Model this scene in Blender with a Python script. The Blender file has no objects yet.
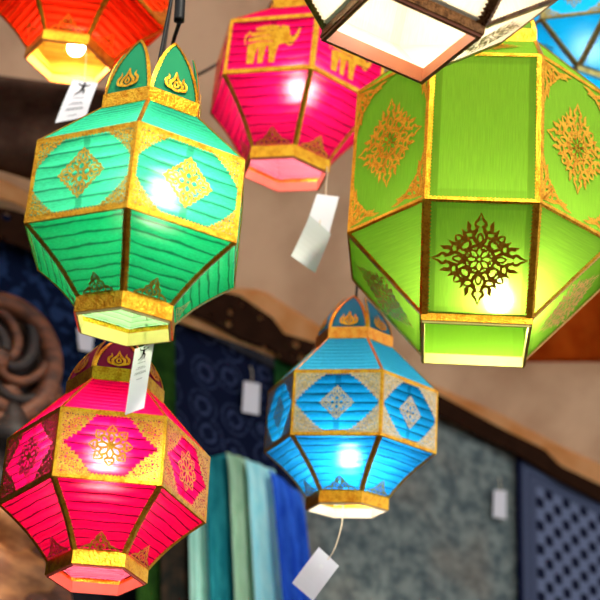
import bpy, math, random
from mathutils import Vector, Matrix
random.seed(7)
PI = math.pi
S = bpy.context.scene
COL = S.collection

# ------------------------------------------------------------------ helpers
def lin(r, g, b):
    f = lambda c: (c/255/12.92) if c <= 10 else ((c/255+0.055)/1.055)**2.4
    return (f(r), f(g), f(b), 1.0)

def link(name, verts, faces, m=None, parent=None, uvs=None, smooth=False):
    me = bpy.data.meshes.new(name)
    me.from_pydata([tuple(v) for v in verts], [], faces)
    if uvs is not None:
        lay = me.uv_layers.new(name='UVMap')
        for lp in me.loops:
            lay.data[lp.index].uv = uvs[lp.vertex_index]
    if m: me.materials.append(m)
    if smooth:
        me.polygons.foreach_set('use_smooth', [True]*len(me.polygons))
    me.update()
    o = bpy.data.objects.new(name, me)
    COL.objects.link(o)
    if parent: o.parent = parent
    return o

def place(name, src, m4, parent):
    """another object on the mesh of src"""
    o = bpy.data.objects.new(name, src)
    COL.objects.link(o)
    o.parent = parent
    o.matrix_local = m4
    return o

def tag(o, label, cat, group=None):
    o['label'] = label; o['category'] = cat
    if group: o['group'] = group
    return o

def empty(name, mat):
    o = bpy.data.objects.new(name, None)
    COL.objects.link(o)
    o.empty_display_size = 0.05
    o.matrix_world = mat
    return o

def solid(o, t, off=0.0):
    md = o.modifiers.new('thickness', 'SOLIDIFY'); md.thickness = t; md.offset = off
    return o

def tube(name, pts, r, m, parent=None, n=8):
    """a round wire along a smoothed path"""
    P = catmull([Vector(p) for p in pts], 8)
    V, F = [], []
    for i, p in enumerate(P):
        t = (P[min(i+1, len(P)-1)] - P[max(i-1, 0)]).normalized()
        a = t.cross(Vector((0.3, 0.9, 0.2))).normalized(); b = t.cross(a)
        for k in range(n):
            V.append(p + (a*math.cos(2*PI*k/n) + b*math.sin(2*PI*k/n))*r)
    for i in range(len(P)-1):
        for k in range(n):
            F.append((i*n+k, i*n+(k+1) % n, (i+1)*n+(k+1) % n, (i+1)*n+k))
    F.append(tuple(range(n))[::-1]); F.append(tuple((len(P)-1)*n+k for k in range(n)))
    return link(name, V, F, m, parent, smooth=True)

def catmull(P, n):
    if len(P) < 3:
        return [P[0].lerp(P[-1], i/n) for i in range(n+1)]
    Q = [P[0]*2-P[1]] + list(P) + [P[-1]*2-P[-2]]
    out = []
    for i in range(1, len(Q)-2):
        a, b, c, d = Q[i-1:i+3]
        for k in range(n):
            t = k/n
            out.append(0.5*((2*b) + (c-a)*t + (2*a-5*b+4*c-d)*t*t + (3*b-a-3*c+d)*t**3))
    out.append(P[-1])
    return out

# ------------------------------------------------------------------ the camera and where things stand in its view
PITCH, ROLL, FPX, EYE = math.radians(21.76127789), math.radians(5.91215618), 1501.6518, Vector((0, 0, 1.6))
def ray(px, py):
    a, b = (px-300)/FPX, (300-py)/FPX
    x = math.cos(ROLL)*a - math.sin(ROLL)*b; y = math.sin(ROLL)*a + math.cos(ROLL)*b
    return Vector((x, math.cos(PITCH)-y*math.sin(PITCH), math.sin(PITCH)+y*math.cos(PITCH)))
def at(px, py, Y):
    d = ray(px, py)
    return EYE + d*(Y/d.y)
U = Vector((math.sin(PI/3), math.cos(PI/3), 0)); N = Vector((math.cos(PI/3), -math.sin(PI/3), 0)); W0 = Vector((0, 4.8, 0))
def wp(u, v, o=0.0):                       # a point of the rear wall: along it, up, out of it
    return W0 + U*u + N*o + Vector((0, 0, v))
def on_wall(px, py, o=0.0):
    d = ray(px, py)
    P = EYE + d*(((W0+N*o-EYE).dot(N))/d.dot(N))
    return (P-W0).dot(U), P.z

cam = bpy.data.cameras.new('camera'); co = bpy.data.objects.new('camera', cam); COL.objects.link(co)
f = Vector((0, math.cos(PITCH), math.sin(PITCH))); x0 = Vector((1, 0, 0)); y0 = Vector((0, -math.sin(PITCH), math.cos(PITCH)))
right = x0*math.cos(ROLL) + y0*math.sin(ROLL); up = -x0*math.sin(ROLL) + y0*math.cos(ROLL)
co.matrix_world = Matrix(((right.x, up.x, -f.x, EYE.x), (right.y, up.y, -f.y, EYE.y), (right.z, up.z, -f.z, EYE.z), (0, 0, 0, 1)))
cam.sensor_width = 36; cam.lens = 36*FPX/600
cam.clip_start = 0.05; cam.clip_end = 200
cam.dof.use_dof = True; cam.dof.focus_distance = 2.75; cam.dof.aperture_fstop = 3.6
S.camera = co

# ------------------------------------------------------------------ materials
def newmat(name):
    m = bpy.data.materials.new(name); m.use_nodes = True
    nt = m.node_tree; nt.nodes.clear()
    out = nt.nodes.new('ShaderNodeOutputMaterial')
    return m, nt, out
class NB:
    def __init__(s, nt): s.nt = nt
    def n(s, t, **kw):
        nd = s.nt.nodes.new(t)
        for k, v in kw.items(): setattr(nd, k, v)
        return nd
    def l(s, a, b): s.nt.links.new(a, b)
    def put(s, sock, v):
        if isinstance(v, bpy.types.NodeSocket): s.l(v, sock)
        else: sock.default_value = v
    def math(s, op, a, b=0.0, c=None, clamp=False):
        nd = s.n('ShaderNodeMath', operation=op, use_clamp=clamp)
        s.put(nd.inputs[0], a); s.put(nd.inputs[1], b)
        if c is not None: s.put(nd.inputs[2], c)
        return nd.outputs[0]
    def mix(s, fac, a, b):
        nd = s.n('ShaderNodeMix', data_type='RGBA')
        s.put(nd.inputs[0], fac); s.put(nd.inputs[6], a); s.put(nd.inputs[7], b)
        return nd.outputs[2]
    def step(s, x, lo, hi):
        nd = s.n('ShaderNodeMapRange', interpolation_type='SMOOTHSTEP')
        s.put(nd.inputs[0], x); nd.inputs[1].default_value = lo; nd.inputs[2].default_value = hi
        return nd.outputs[0]
    def uv(s):
        t = s.n('ShaderNodeTexCoord'); sp = s.n('ShaderNodeSeparateXYZ'); s.l(t.outputs['UV'], sp.inputs[0])
        return sp.outputs[0], sp.outputs[1], t
    def noise(s, vec, scale, detail=2.0, rough=0.5, mapping=None):
        nd = s.n('ShaderNodeTexNoise'); nd.inputs['Scale'].default_value = scale
        nd.inputs['Detail'].default_value = detail; nd.inputs['Roughness'].default_value = rough
        if mapping:
            mp = s.n('ShaderNodeMapping'); mp.inputs['Scale'].default_value = mapping
            s.l(vec, mp.inputs[0]); vec = mp.outputs[0]
        s.l(vec, nd.inputs['Vector'])
        return nd.outputs[0]

def fabric(name, c, ribs=7, line=0.5, strap=False, hem=None, thru=0.024, transl=0.40, rib_w=0.088, inner_glow=None):
    """thin dyed cloth stretched on wire ribs: it scatters, lets light through, and the weave shows a little of the bulb"""
    m, nt, out = newmat(name); b = NB(nt)
    u, v, t = b.uv()
    base = c
    weave = b.noise(t.outputs['UV'], 60, 3, 0.6, (0.35, 2.5, 1) if ribs else (2.5, .10, 1))
    col = b.mix(b.step(weave, 0.35, 0.7), tuple(x*(0.72 if ribs else .90) for x in c[:3])+(1,), tuple(min(1, x*1.08) for x in c[:3])+(1,))
    if ribs:
        w = b.noise(t.outputs['UV'], 3.0, 2, 0.5, (1.0, 3.0, 1))
        vv = b.math('ADD', b.math('MULTIPLY', v, float(ribs)), b.math('MULTIPLY', b.math('SUBTRACT', w, 0.5), 0.45))
        d = b.math('ABSOLUTE', b.math('SUBTRACT', b.math('FRACT', vv), 0.5))
        ln = b.math('SUBTRACT', 1.0, b.step(d, rib_w*0.4, rib_w*1.5))
        ln = b.math('MULTIPLY', ln, line)
        col = b.mix(ln, col, tuple(x*0.10 for x in c[:3])+(1,))
    if strap:
        d = b.math('ABSOLUTE', b.math('SUBTRACT', u, 0.5))
        col = b.mix(b.math('MULTIPLY', b.math('SUBTRACT', 1.0, b.step(d, 0.028, 0.036)), 0.62), col, tuple(x*0.3 for x in c[:3])+(1,))
    if hem:
        e = b.math('MINIMUM', u, b.math('SUBTRACT', 1.0, u))
        e2 = b.math('MINIMUM', b.math('MINIMUM', v, b.math('SUBTRACT', 1.0, v)), 1.0)
        hm = b.math('MAXIMUM', b.math('SUBTRACT', 1.0, b.step(e, 0.10, 0.115)), b.math('MULTIPLY', b.math('SUBTRACT', 1.0, b.step(e2, 0.06, 0.085)), 0.5))
        col = b.mix(b.math('MULTIPLY', hm, hem), col, tuple(x*0.35 for x in c[:3])+(1,))
    df = b.n('ShaderNodeBsdfDiffuse'); tr = b.n('ShaderNodeBsdfTranslucent'); tp = b.n('ShaderNodeBsdfRefraction'); tp.inputs['Roughness'].default_value = .82; tp.inputs['IOR'].default_value = 1.35
    dcol = col
    if inner_glow:                                   # paler inner side: the bulb's glow painted into the cloth colour
        ge = b.n('ShaderNodeNewGeometry'); lc = inner_glow
        if ribs: lc = b.mix(b.math('MULTIPLY', ln, .6), inner_glow, tuple(x*.25 for x in c[:3])+(1,))
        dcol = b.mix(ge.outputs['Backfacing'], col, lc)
    b.l(dcol, df.inputs[0]); b.l(col, tr.inputs[0]); b.l(b.mix(.5, col, (1, 1, 1, 1)), tp.inputs[0])
    m1 = b.n('ShaderNodeMixShader'); m1.inputs[0].default_value = transl; b.l(df.outputs[0], m1.inputs[1]); b.l(tr.outputs[0], m1.inputs[2])
    m2 = b.n('ShaderNodeMixShader'); m2.inputs[0].default_value = thru; b.l(m1.outputs[0], m2.inputs[1]); b.l(tp.outputs[0], m2.inputs[2])
    b.l(m2.outputs[0], out.inputs[0])
    return m

def plain(name, c, rough=0.7, metal=0.0, vary=0.15, scale=30, spec=0.3):
    m, nt, out = newmat(name); b = NB(nt)
    p = b.n('ShaderNodeBsdfPrincipled'); t = b.n('ShaderNodeTexCoord')
    n = b.noise(t.outputs['Object'], scale, 3)
    b.l(b.mix(n, tuple(x*(1-vary) for x in c[:3])+(1,), tuple(min(1, x*(1+vary)) for x in c[:3])+(1,)), p.inputs['Base Color'])
    p.inputs['Roughness'].default_value = rough; p.inputs['Metallic'].default_value = metal
    p.inputs['Specular IOR Level'].default_value = spec
    b.l(p.outputs[0], out.inputs[0])
    return m

def gold(name, c=(1.0, 0.53, 0.035), c2=(0.72, 0.24, 0.01), lace=None, rough=0.30, bump=0.7, metal=0.96):
    """crinkled gold foil ribbon; with lace, an openwork of it"""
    m, nt, out = newmat(name); b = NB(nt)
    t = b.n('ShaderNodeTexCoord'); p = b.n('ShaderNodeBsdfPrincipled')
    n = b.noise(t.outputs['Object'], 260, 2, 0.6)
    n2 = b.noise(t.outputs['Object'], 55, 2, 0.6)
    f_ = b.math('ADD', b.math('MULTIPLY', n, 0.5), b.math('MULTIPLY', n2, 0.5))
    b.l(b.mix(b.step(f_, 0.35, 0.6), c2+(1,), c+(1,)), p.inputs['Base Color'])
    p.inputs['Metallic'].default_value = metal; p.inputs['Roughness'].default_value = rough
    bp = b.n('ShaderNodeBump'); bp.inputs['Strength'].default_value = bump; bp.inputs['Distance'].default_value = 0.002
    b.l(n, bp.inputs['Height']); b.l(bp.outputs[0], p.inputs['Normal'])
    if lace is None:
        b.l(p.outputs[0], out.inputs[0])
    else:
        vo = b.n('ShaderNodeTexVoronoi', feature='DISTANCE_TO_EDGE'); vo.inputs['Scale'].default_value = lace[0]
        b.l(t.outputs['Object'], vo.inputs['Vector'])
        mask = b.step(vo.outputs[0], lace[1], lace[1]+0.06)
        tp = b.n('ShaderNodeBsdfTransparent'); mx = b.n('ShaderNodeMixShader')
        b.l(mask, mx.inputs[0]); b.l(p.outputs[0], mx.inputs[1]); b.l(tp.outputs[0], mx.inputs[2]); b.l(mx.outputs[0], out.inputs[0])
    return m

def glow(name, c, s):
    m, nt, out = newmat(name); b = NB(nt)
    e = b.n('ShaderNodeEmission'); e.inputs[0].default_value = c; e.inputs[1].default_value = s
    b.l(e.outputs[0], out.inputs[0])
    return m

GOLD = gold('gold_foil')
GOLDW = gold('silver_gold_foil', (0.80, 0.62, 0.34), (0.55, 0.38, 0.16))
LACE = gold('gold_lace', lace=(230, 0.17))
LACE_D = gold('dense_gold_lace', (1.0, 0.55, 0.08), (0.8, 0.25, 0.03), lace=(200, 0.20))
LACE_S = gold('glitter_lace', (0.86, 0.66, 0.36), (0.55, 0.38, 0.16), lace=(330, 0.22), rough=0.3)
BLACK = plain('black_rubber', lin(14, 13, 13), 0.5)
PAPER = plain('tag_paper', lin(238, 236, 240), 0.8, vary=0.03)
EYELET = plain('white_eyelet', lin(252, 252, 252), .3)
INK = plain('black_ink', lin(25, 20, 22), 0.8)
GREYINK = plain('grey_ink', lin(120, 118, 128), 0.8)
STRING = plain('tag_string', lin(225, 205, 170), 0.8)
BRASS = plain('socket_brass', lin(90, 80, 60), 0.4, 0.8)

# ------------------------------------------------------------------ flat ornaments, drawn with tapering strokes in metres
def stroke(pts, ws, n=7):
    P = catmull([Vector((p[0], p[1], 0)) for p in pts], n)
    k = len(P); V = []; F = []
    for i, p in enumerate(P):
        t = (P[min(i+1, k-1)]-P[max(i-1, 0)]); t = t.normalized() if t.length > 0 else Vector((1, 0, 0))
        s = i/(k-1)*(len(ws)-1); j = min(int(s), len(ws)-2); w = (ws[j]+(ws[j+1]-ws[j])*(s-j))/2
        q = Vector((-t.y, t.x, 0))*w
        V += [p+q, p-q]
    for i in range(k-1): F.append((2*i, 2*i+1, 2*i+3, 2*i+2))
    return V, F
def poly(pts): return [Vector((p[0], p[1], 0)) for p in pts], [tuple(range(len(pts)))]
class Orn:
    def __init__(s): s.V, s.F = [], []
    def add(s, vf, fn=None, z=0.0):
        V, F = vf; o = len(s.V)
        for v in V:
            w = fn(v) if fn else v
            s.V.append(Vector((w[0], w[1], z)))
        s.F += [tuple(i+o for i in f_) for f_ in F]
    def mesh(s, name, m, scale=1.0, sy=None):
        sy = scale if sy is None else sy
        me = bpy.data.meshes.new(name)
        me.from_pydata([(v.x*scale, v.y*sy, v.z*scale) for v in s.V], [], s.F); me.materials.append(m); me.update()
        return me
def rot(a): 
    c, s_ = math.cos(a), math.sin(a)
    return lambda v: (v[0]*c - v[1]*s_, v[0]*s_ + v[1]*c)
def rotmir(a, mir):
    r = rot(a)
    return lambda v: r((-v[0] if mir else v[0], v[1]))

def wide(L, q=1.2): return [x*q for x in L]
def kanok_quarter(o, fns):
    for mir in (False, True):
        for a in fns:
            f_ = rotmir(a, mir)
            o.add(stroke([(0, .30), (.10, .40), (.135, .52), (.08, .62), (.075, .74)], wide([.045, .055, .06, .05, .05])), f_, 0.001)
            o.add(stroke([(0, .345), (.055, .41), (.05, .50), (0, .575)], wide([.04, .035, .035, .035])), f_, 0.002)
            o.add(stroke([(.03, .70), (.10, .73), (.105, .80), (.05, .87), (0, 1.02)], wide([.05, .055, .05, .045, .01])), f_, 0.003)
            o.add(stroke([(.085, .66), (.13, .60), (.20, .60), (.245, .66), (.24, .73), (.275, .83)], wide([.05, .06, .06, .07, .075, .01])), f_, 0.004)
            o.add(poly([(.205, .70), (.255, .655), (.285, .70), (.285, .76), (.235, .77)]), f_, 0.0045)
            o.add(stroke([(.12, .50), (.22, .46), (.33, .50), (.345, .58), (.40, .66)], [.05, .06, .065, .065, .01]), f_, 0.0055)
            o.add(stroke([(.20, .60), (.28, .58), (.34, .58)], [.04, .05, .05]), f_, 0.0058)
    return o
def kanok():
    """eight-petalled lattice rosette with a flame point on each of its four axes"""
    o = Orn()
    for k in range(8):
        f_ = rot(PI/4*k)
        for mir in (False, True):
            g = rotmir(PI/4*k, mir)
            o.add(stroke([(0, .035), (.055, .13), (.055, .20), (0, .30)], wide([.03, .03, .035, .045])), g)
            o.add(poly([(.03, .07), (.125, .295), (.06, .21)]), g)
            o.add(stroke([(0, .31), (.07, .30), (.125, .30)], wide([.05, .06, .05])), g)
    kanok_quarter(o, [PI/2*k for k in range(4)])
    for k in range(4):
        for mir in (False, True):
            f_ = rotmir(PI/4+PI/2*k, mir)
            o.add(stroke([(0, .33), (.085, .36), (.12, .44), (.07, .49), (.03, .46)], wide([.05, .055, .055, .045, .03])), f_, 0.005)
            o.add(stroke([(0, .50), (.09, .50), (.12, .56)], wide([.05, .05, .05])), f_, 0.006)
            o.add(stroke([(0, .565), (.06, .59), (.06, .66), (0, .73)], wide([.045, .045, .045, .02])), f_, 0.007)
            o.add(stroke([(.02, .575), (.10, .55), (.17, .60)], wide([.05, .05, .04])), f_, 0.008)
    return o
def kanok_corner():
    o = Orn()
    for s in (1, -1):
        f_ = (lambda v: (v[0], v[1])) if s == 1 else (lambda v: (v[1], v[0]))
        o.add(stroke([(.04, .02), (.06, .35), (.12, .55), (.05, .80), (.03, 1.0)], wide([.07, .07, .08, .07, .01])), f_)
        o.add(stroke([(.06, .30), (.20, .34), (.24, .46), (.17, .54), (.20, .66)], wide([.05, .06, .07, .06, .01])), f_, .001)
        o.add(stroke([(.10, .12), (.26, .22), (.34, .36), (.28, .44)], wide([.06, .07, .07, .02])), f_, .002)
        o.add(stroke([(.05, .62), (.14, .66), (.13, .76), (.17, .84)], wide([.05, .06, .06, .01])), f_, .003)
        o.add(stroke([(.03, .02), (.18, .14), (.36, .36)], wide([.06, .07, .02])), f_, .004)
    return o
def diamond(r=1.0, wide=1.0):
    """gold filigree lozenge: leaf scrolls in a stepped diamond outline"""
    o = Orn()
    for k in range(4):
        for mir in (False, True):
            f_ = rotmir(PI/2*k, mir)
            o.add(stroke([(0, 1.0), (.08, .84), (.20, .80), (.22, .66), (.36, .62), (.36, .50), (.50, .50)], [.02, .09, .08, .09, .08, .09, .08]), f_)
            o.add(stroke([(0, .84), (.09, .66), (.06, .52), (0, .44)], [.05, .09, .08, .06]), f_, .001)
            o.add(stroke([(.10, .62), (.22, .54), (.20, .42), (.10, .44)], [.06, .08, .08, .04]), f_, .002)
            o.add(stroke([(0, .42), (.12, .34), (.14, .20), (0, .08)], [.06, .09, .08, .06]), f_, .003)
            o.add(stroke([(.16, .20), (.27, .30), (.36, .36)], [.07, .09, .06]), f_, .004)
    return o
def star():
    """round rosette of eight looping petals with a beaded rim"""
    o = Orn()
    for k in range(8):
        for mir in (False, True):
            f_ = rotmir(PI/4*k, mir)
            o.add(stroke([(0, .12), (.13, .30), (.12, .50), (0, .62)], [.06, .09, .09, .07]), f_, .001*(k % 2))
            o.add(stroke([(0, .66), (.13, .62), (.21, .70), (.13, .84), (0, 1.0)], [.06, .09, .10, .09, .03]), f_, .002+.001*(k % 2))
            o.add(stroke([(.06, .74), (0, .82)], [.07, .06]), f_, .004)
    o.add(poly([(.14*math.cos(PI*k/6), .14*math.sin(PI*k/6)) for k in range(12)]))
    return o
def corner_lace(n=10, deep=.55):
    """a corner patch with a scalloped, hollowed long side"""
    o = Orn(); pts = [(0, 0), (1, 0)]
    for i in range(1, n*4):
        a = i/(n*4); q = 1-deep*math.sin(PI*a)*0.9
        sc = 1+.05*math.cos(a*n*2*PI)
        x = (1-a)*q*sc; y = a*q*sc
        pts.append((x, y))
    pts.append((0, 1))
    V = [Vector((0, 0, 0))]+[Vector((p[0], p[1], 0)) for p in pts[1:]]
    o.V = V; o.F = [(0, i, i+1) for i in range(1, len(V)-1)]
    return o
def base_flame():
    """stepped triangle of leaf loops that stands on the collar"""
    o = Orn()
    for mir in (False, True):
        f_ = rotmir(0, mir)
        o.add(stroke([(0, 1.0), (.10, .82), (.22, .70), (.24, .55), (.42, .46), (.46, .30), (.70, .22), (1.0, .06)], wide([.03, .10, .09, .10, .09, .10, .09, .05], 1.12)), f_)
        o.add(stroke([(0, .76), (.12, .60), (.10, .44), (0, .36)], wide([.05, .09, .09, .05], 1.12)), f_, .001)
        o.add(stroke([(.16, .44), (.28, .34), (.26, .18), (.12, .16)], wide([.06, .09, .09, .05], 1.12)), f_, .002)
        o.add(stroke([(0, .32), (.10, .22), (.06, .06)], wide([.05, .09, .08], 1.12)), f_, .003)
        o.add(stroke([(.38, .28), (.50, .20), (.52, .06)], wide([.07, .09, .08], 1.12)), f_, .004)
        o.add(stroke([(0, .03), (.5, .03), (1.0, .03)], wide([.06, .06, .05], 1.12)), f_, .005)
    return o
def flame():
    """small flame with five tongues"""
    o = Orn()
    for mir in (False, True):
        f_ = rotmir(0, mir)
        o.add(stroke([(.0, .0), (.22, .10), (.30, .34), (.10, .60), (0, 1.0)], [.10, .14, .14, .13, .03]), f_)
        o.add(stroke([(.14, .04), (.46, .16), (.50, .42), (.36, .60), (.38, .80)], [.10, .13, .14, .11, .02]), f_, .002)
        o.add(stroke([(.0, .14), (.10, .26), (.06, .40), (0, .50)], [.08, .09, .08, .04]), f_, .004)
    return o
def elephant():
    """walking elephant cut from pleated gold foil, trunk lifted forward"""
    o = Orn()
    for i in range(4):
        y0_, y1_ = .40+i*.13, .40+i*.13+.105
        x0_ = [-.62, -.66, -.60, -.44][i]; x1_ = [.30, .42, .44, .32][i]
        o.add(stroke([(x0_, (y0_+y1_)/2), ((x0_+x1_)/2, (y0_+y1_)/2+.02), (x1_, (y0_+y1_)/2)], [.08, .125, .10]))
    o.add(poly([(-.62, .0), (-.40, .0), (-.38, .22), (-.30, .42), (-.66, .46), (-.64, .2)]), None, .001)
    o.add(poly([(-.26, .0), (-.10, .0), (-.08, .2), (-.04, .42), (-.3, .42), (-.28, .2)]), None, .002)
    o.add(poly([(.10, .0), (.28, .0), (.30, .2), (.36, .44), (.02, .44), (.08, .2)]), None, .003)
    o.add(poly([(.28, .40), (.60, .46), (.70, .66), (.62, .86), (.40, .90), (.24, .70)]), None, .004)
    o.add(stroke([(.60, .60), (.78, .52), (.92, .62), (1.0, .80)], [.20, .14, .10, .06]), None, .005)
    o.add(stroke([(.58, .50), (.70, .40), (.84, .42)], [.06, .05, .01]), None, .006)
    o.add(poly([(.22, .88), (.08, .76), (.10, .56), (.26, .46), (.36, .60), (.34, .82)]), None, .007)
    o.add(stroke([(-.60, .78), (-.76, .66), (-.74, .46)], [.07, .05, .03]), None, .008)
    return o

# ------------------------------------------------------------------ lantern building blocks
def ribbon(name, P, A, B, wa, wb, m, parent, lift=0.0016, teeth=0.0065):
    """foil ribbon folded over an edge: path P, directions A and B (per point) into the two panels, serrated rims"""
    V, F = [], []
    L = 0.0; rows = []
    P2, A2, B2 = [], [], []
    for i in range(len(P)-1):
        seg = (P[i+1]-P[i]).length; n = max(1, round(seg/(teeth/2)))
        for k in range(n):
            t = k/n
            P2.append(P[i].lerp(P[i+1], t)); A2.append(A[i].lerp(A[i+1], t)); B2.append(B[i].lerp(B[i+1], t))
    P2.append(P[-1]); A2.append(A[-1]); B2.append(B[-1])
    for i, p in enumerate(P2):
        a, b_ = A2[i].normalized(), B2[i].normalized()
        n = -(a+b_)
        n = n.normalized() if n.length > 1e-4 else Vector((0, 0, 0))
        z = 1.0 if i % 2 else 0.72
        V += [p+a*wa*z+n*lift, p+n*lift*1.3, p+b_*wb*z+n*lift]
    for i in range(len(P2)-1):
        k = 3*i
        F += [(k, k+1, k+4, k+3), (k+1, k+2, k+5, k+4)]
    o = link(name, V, F, m, parent)
    return solid(o, 0.0008, 0)

def grid_panel(name, fn, nu, nv, m, parent, sag=0.0, ribs=0, nrm=None):
    V, UVs, F = [], [], []
    for j in range(nv+1):
        for i in range(nu+1):
            u, v = i/nu, j/nv
            p = fn(u, v)
            if sag and ribs:
                w = abs(math.sin(PI*(v*ribs+0.5)))*min(1, 6*u, 6*(1-u))
                p = p - nrm*sag*w
            V.append(p); UVs.append((u, v))
    for j in range(nv):
        for i in range(nu):
            k = j*(nu+1)+i
            F.append((k, k+1, k+nu+2, k+nu+1))
    return link(name, V, F, m, parent, UVs, smooth=False)

def frame_on(fn, u, v, eps=0.0022, flip=False):
    """local axes of a panel at (u,v): along it, up it, out of it"""
    p = fn(u, v); e = 0.03
    du = (fn(u+e, v)-fn(u-e, v)).normalized(); dv = (fn(u, v+e)-fn(u, v-e))
    dv = (dv-du*dv.dot(du)).normalized(); n = du.cross(dv)
    p = p+n*eps
    return Matrix(((du.x, dv.x, n.x, p.x), (du.y, dv.y, n.y, p.y), (du.z, dv.z, n.z, p.z), (0, 0, 0, 1)))
def flipped(mx, sx, sy): return mx @ Matrix.Diagonal((sx, sy, 1, 1))

def bulb(root, m, pos, cord_top, r=0.021):
    V, F = [], []
    n, k = 12, 10
    prof = [(0.004, -1.0)] + [(math.sin(PI*j/k), -math.cos(PI*j/k)) for j in range(1, k-1)] + [(.5, 1.05), (.5, 1.5)]
    for rr, z in prof:
        for i in range(n): V.append(Vector((pos[0]+r*rr*math.cos(2*PI*i/n), pos[1]+r*rr*math.sin(2*PI*i/n), pos[2]+r*z)))
    for j in range(len(prof)-1):
        for i in range(n): F.append((j*n+i, j*n+(i+1) % n, (j+1)*n+(i+1) % n, (j+1)*n+i))
    F.append(tuple(range(n))[::-1]); F.append(tuple((len(prof)-1)*n+i for i in range(n)))
    link('bulb', V, F, m, root, smooth=True)
    tube('bulb_socket', [(pos[0], pos[1], pos[2]+r*1.4), (pos[0], pos[1], pos[2]+r*3.2)], r*0.62, BRASS, root, 12)
    tube('power_cord', [(pos[0], pos[1], pos[2]+r*3.1), (pos[0]*.5, pos[1]*.5, (pos[2]+cord_top[0][2])/2)] + cord_top, 0.0032, BLACK, root)

def ceil_z(P):                              # the awning sheet above a point
    q = P-W0; u, s = q.dot(U), q.dot(N)
    return strip_v(u) + AW_SLOPE*s
def strip_v(u): return 3.39 - 0.168*u
AW_SLOPE = 0.75

def root_matrix(x, y, z, yaw, tx, ty):
    return Matrix.Translation((x, y, z)) @ Matrix.Rotation(math.radians(ty), 4, 'Y') @ Matrix.Rotation(math.radians(tx), 4, 'X') @ Matrix.Rotation(math.radians(yaw), 4, 'Z')

def ring_pt(a, r, z): return Vector((r*math.sin(a), -r*math.cos(a), z))

def make_cord_end(M, top_z, slant=(0, 0)):
    """points of the cord above the lantern, up to the awning, in lantern space"""
    inv = M.inverted()
    a = M @ Vector((0, 0, top_z))
    b_ = Vector((a.x+slant[0], a.y+slant[1], 0)); b_.z = ceil_z(b_)-0.004
    return [Vector((0, 0, top_z)), inv @ (a.lerp(b_, .5)), inv @ b_]

def petals(root, n, rad, z, wid, hgt, curl, pm, fm, yaw0, border=0.0055, power=1.9, flame_w=.42):
    fl = flame()
    for k in range(n):
        am = yaw0 + 2*PI/n*(k+.5)
        out = Vector((math.sin(am), -math.cos(am), 0)); tan = Vector((math.cos(am), math.sin(am), 0)); ap = rad*math.cos(PI/n)
        def mp(x, y, lift=0.0, out=out, tan=tan, ap=ap):
            t = max(0, y/hgt)
            b_ = 0.006*(1-(2*x/wid)**2)*(1-t)
            return out*(ap-curl*t**1.7+lift+b_*0.5) + tan*x + Vector((0, 0, z+y))
        half = lambda y: wid/2*max(0.0, 1-(y/hgt)**power)**(0.85 if power > 1.6 else .95)
        rows = 14; V, F, UVs = [], [], []
        for j in range(rows+1):
            y = hgt*j/rows*0.995
            for i in range(7):
                s = i/3-1
                V.append(mp(half(y)*s, y)); UVs.append((i/6, j/rows))
        for j in range(rows):
            for i in range(6): F.append((j*7+i, j*7+i+1, j*7+7+i+1, j*7+7+i))
        pt = link('petal', V, F, pm, root, UVs)
        solid(pt, 0.0012, -1)
        # ribbon border
        out_pts = [(-half(hgt*j/24), hgt*j/24) for j in range(25)] + [(half(hgt*j/24), hgt*j/24) for j in range(23, -1, -1)]
        V, F = [], []
        for i, (x, y) in enumerate(out_pts):
            z_ = 1.0 if i % 2 else .75
            nx = Vector((0-x, hgt*.30-y)); nx = nx.normalized()*border*z_*1.15
            V += [mp(x*1.02, y+.0006, .0012), mp(x+nx.x, y+nx.y, .0022)]
        for i in range(len(out_pts)-1): F.append((2*i, 2*i+1, 2*i+3, 2*i+2))
        solid(link('petal_border', V, F, GOLD, pt), 0.001, 0)
        sc = wid*flame_w
        V = [mp(v.x*sc, hgt*.09+v.y*sc*1.0, .0035+v.z*.05) for v in fl.V]
        solid(link('flame_motif', V, fl.F, fm, pt), 0.0006, 0)

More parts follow.
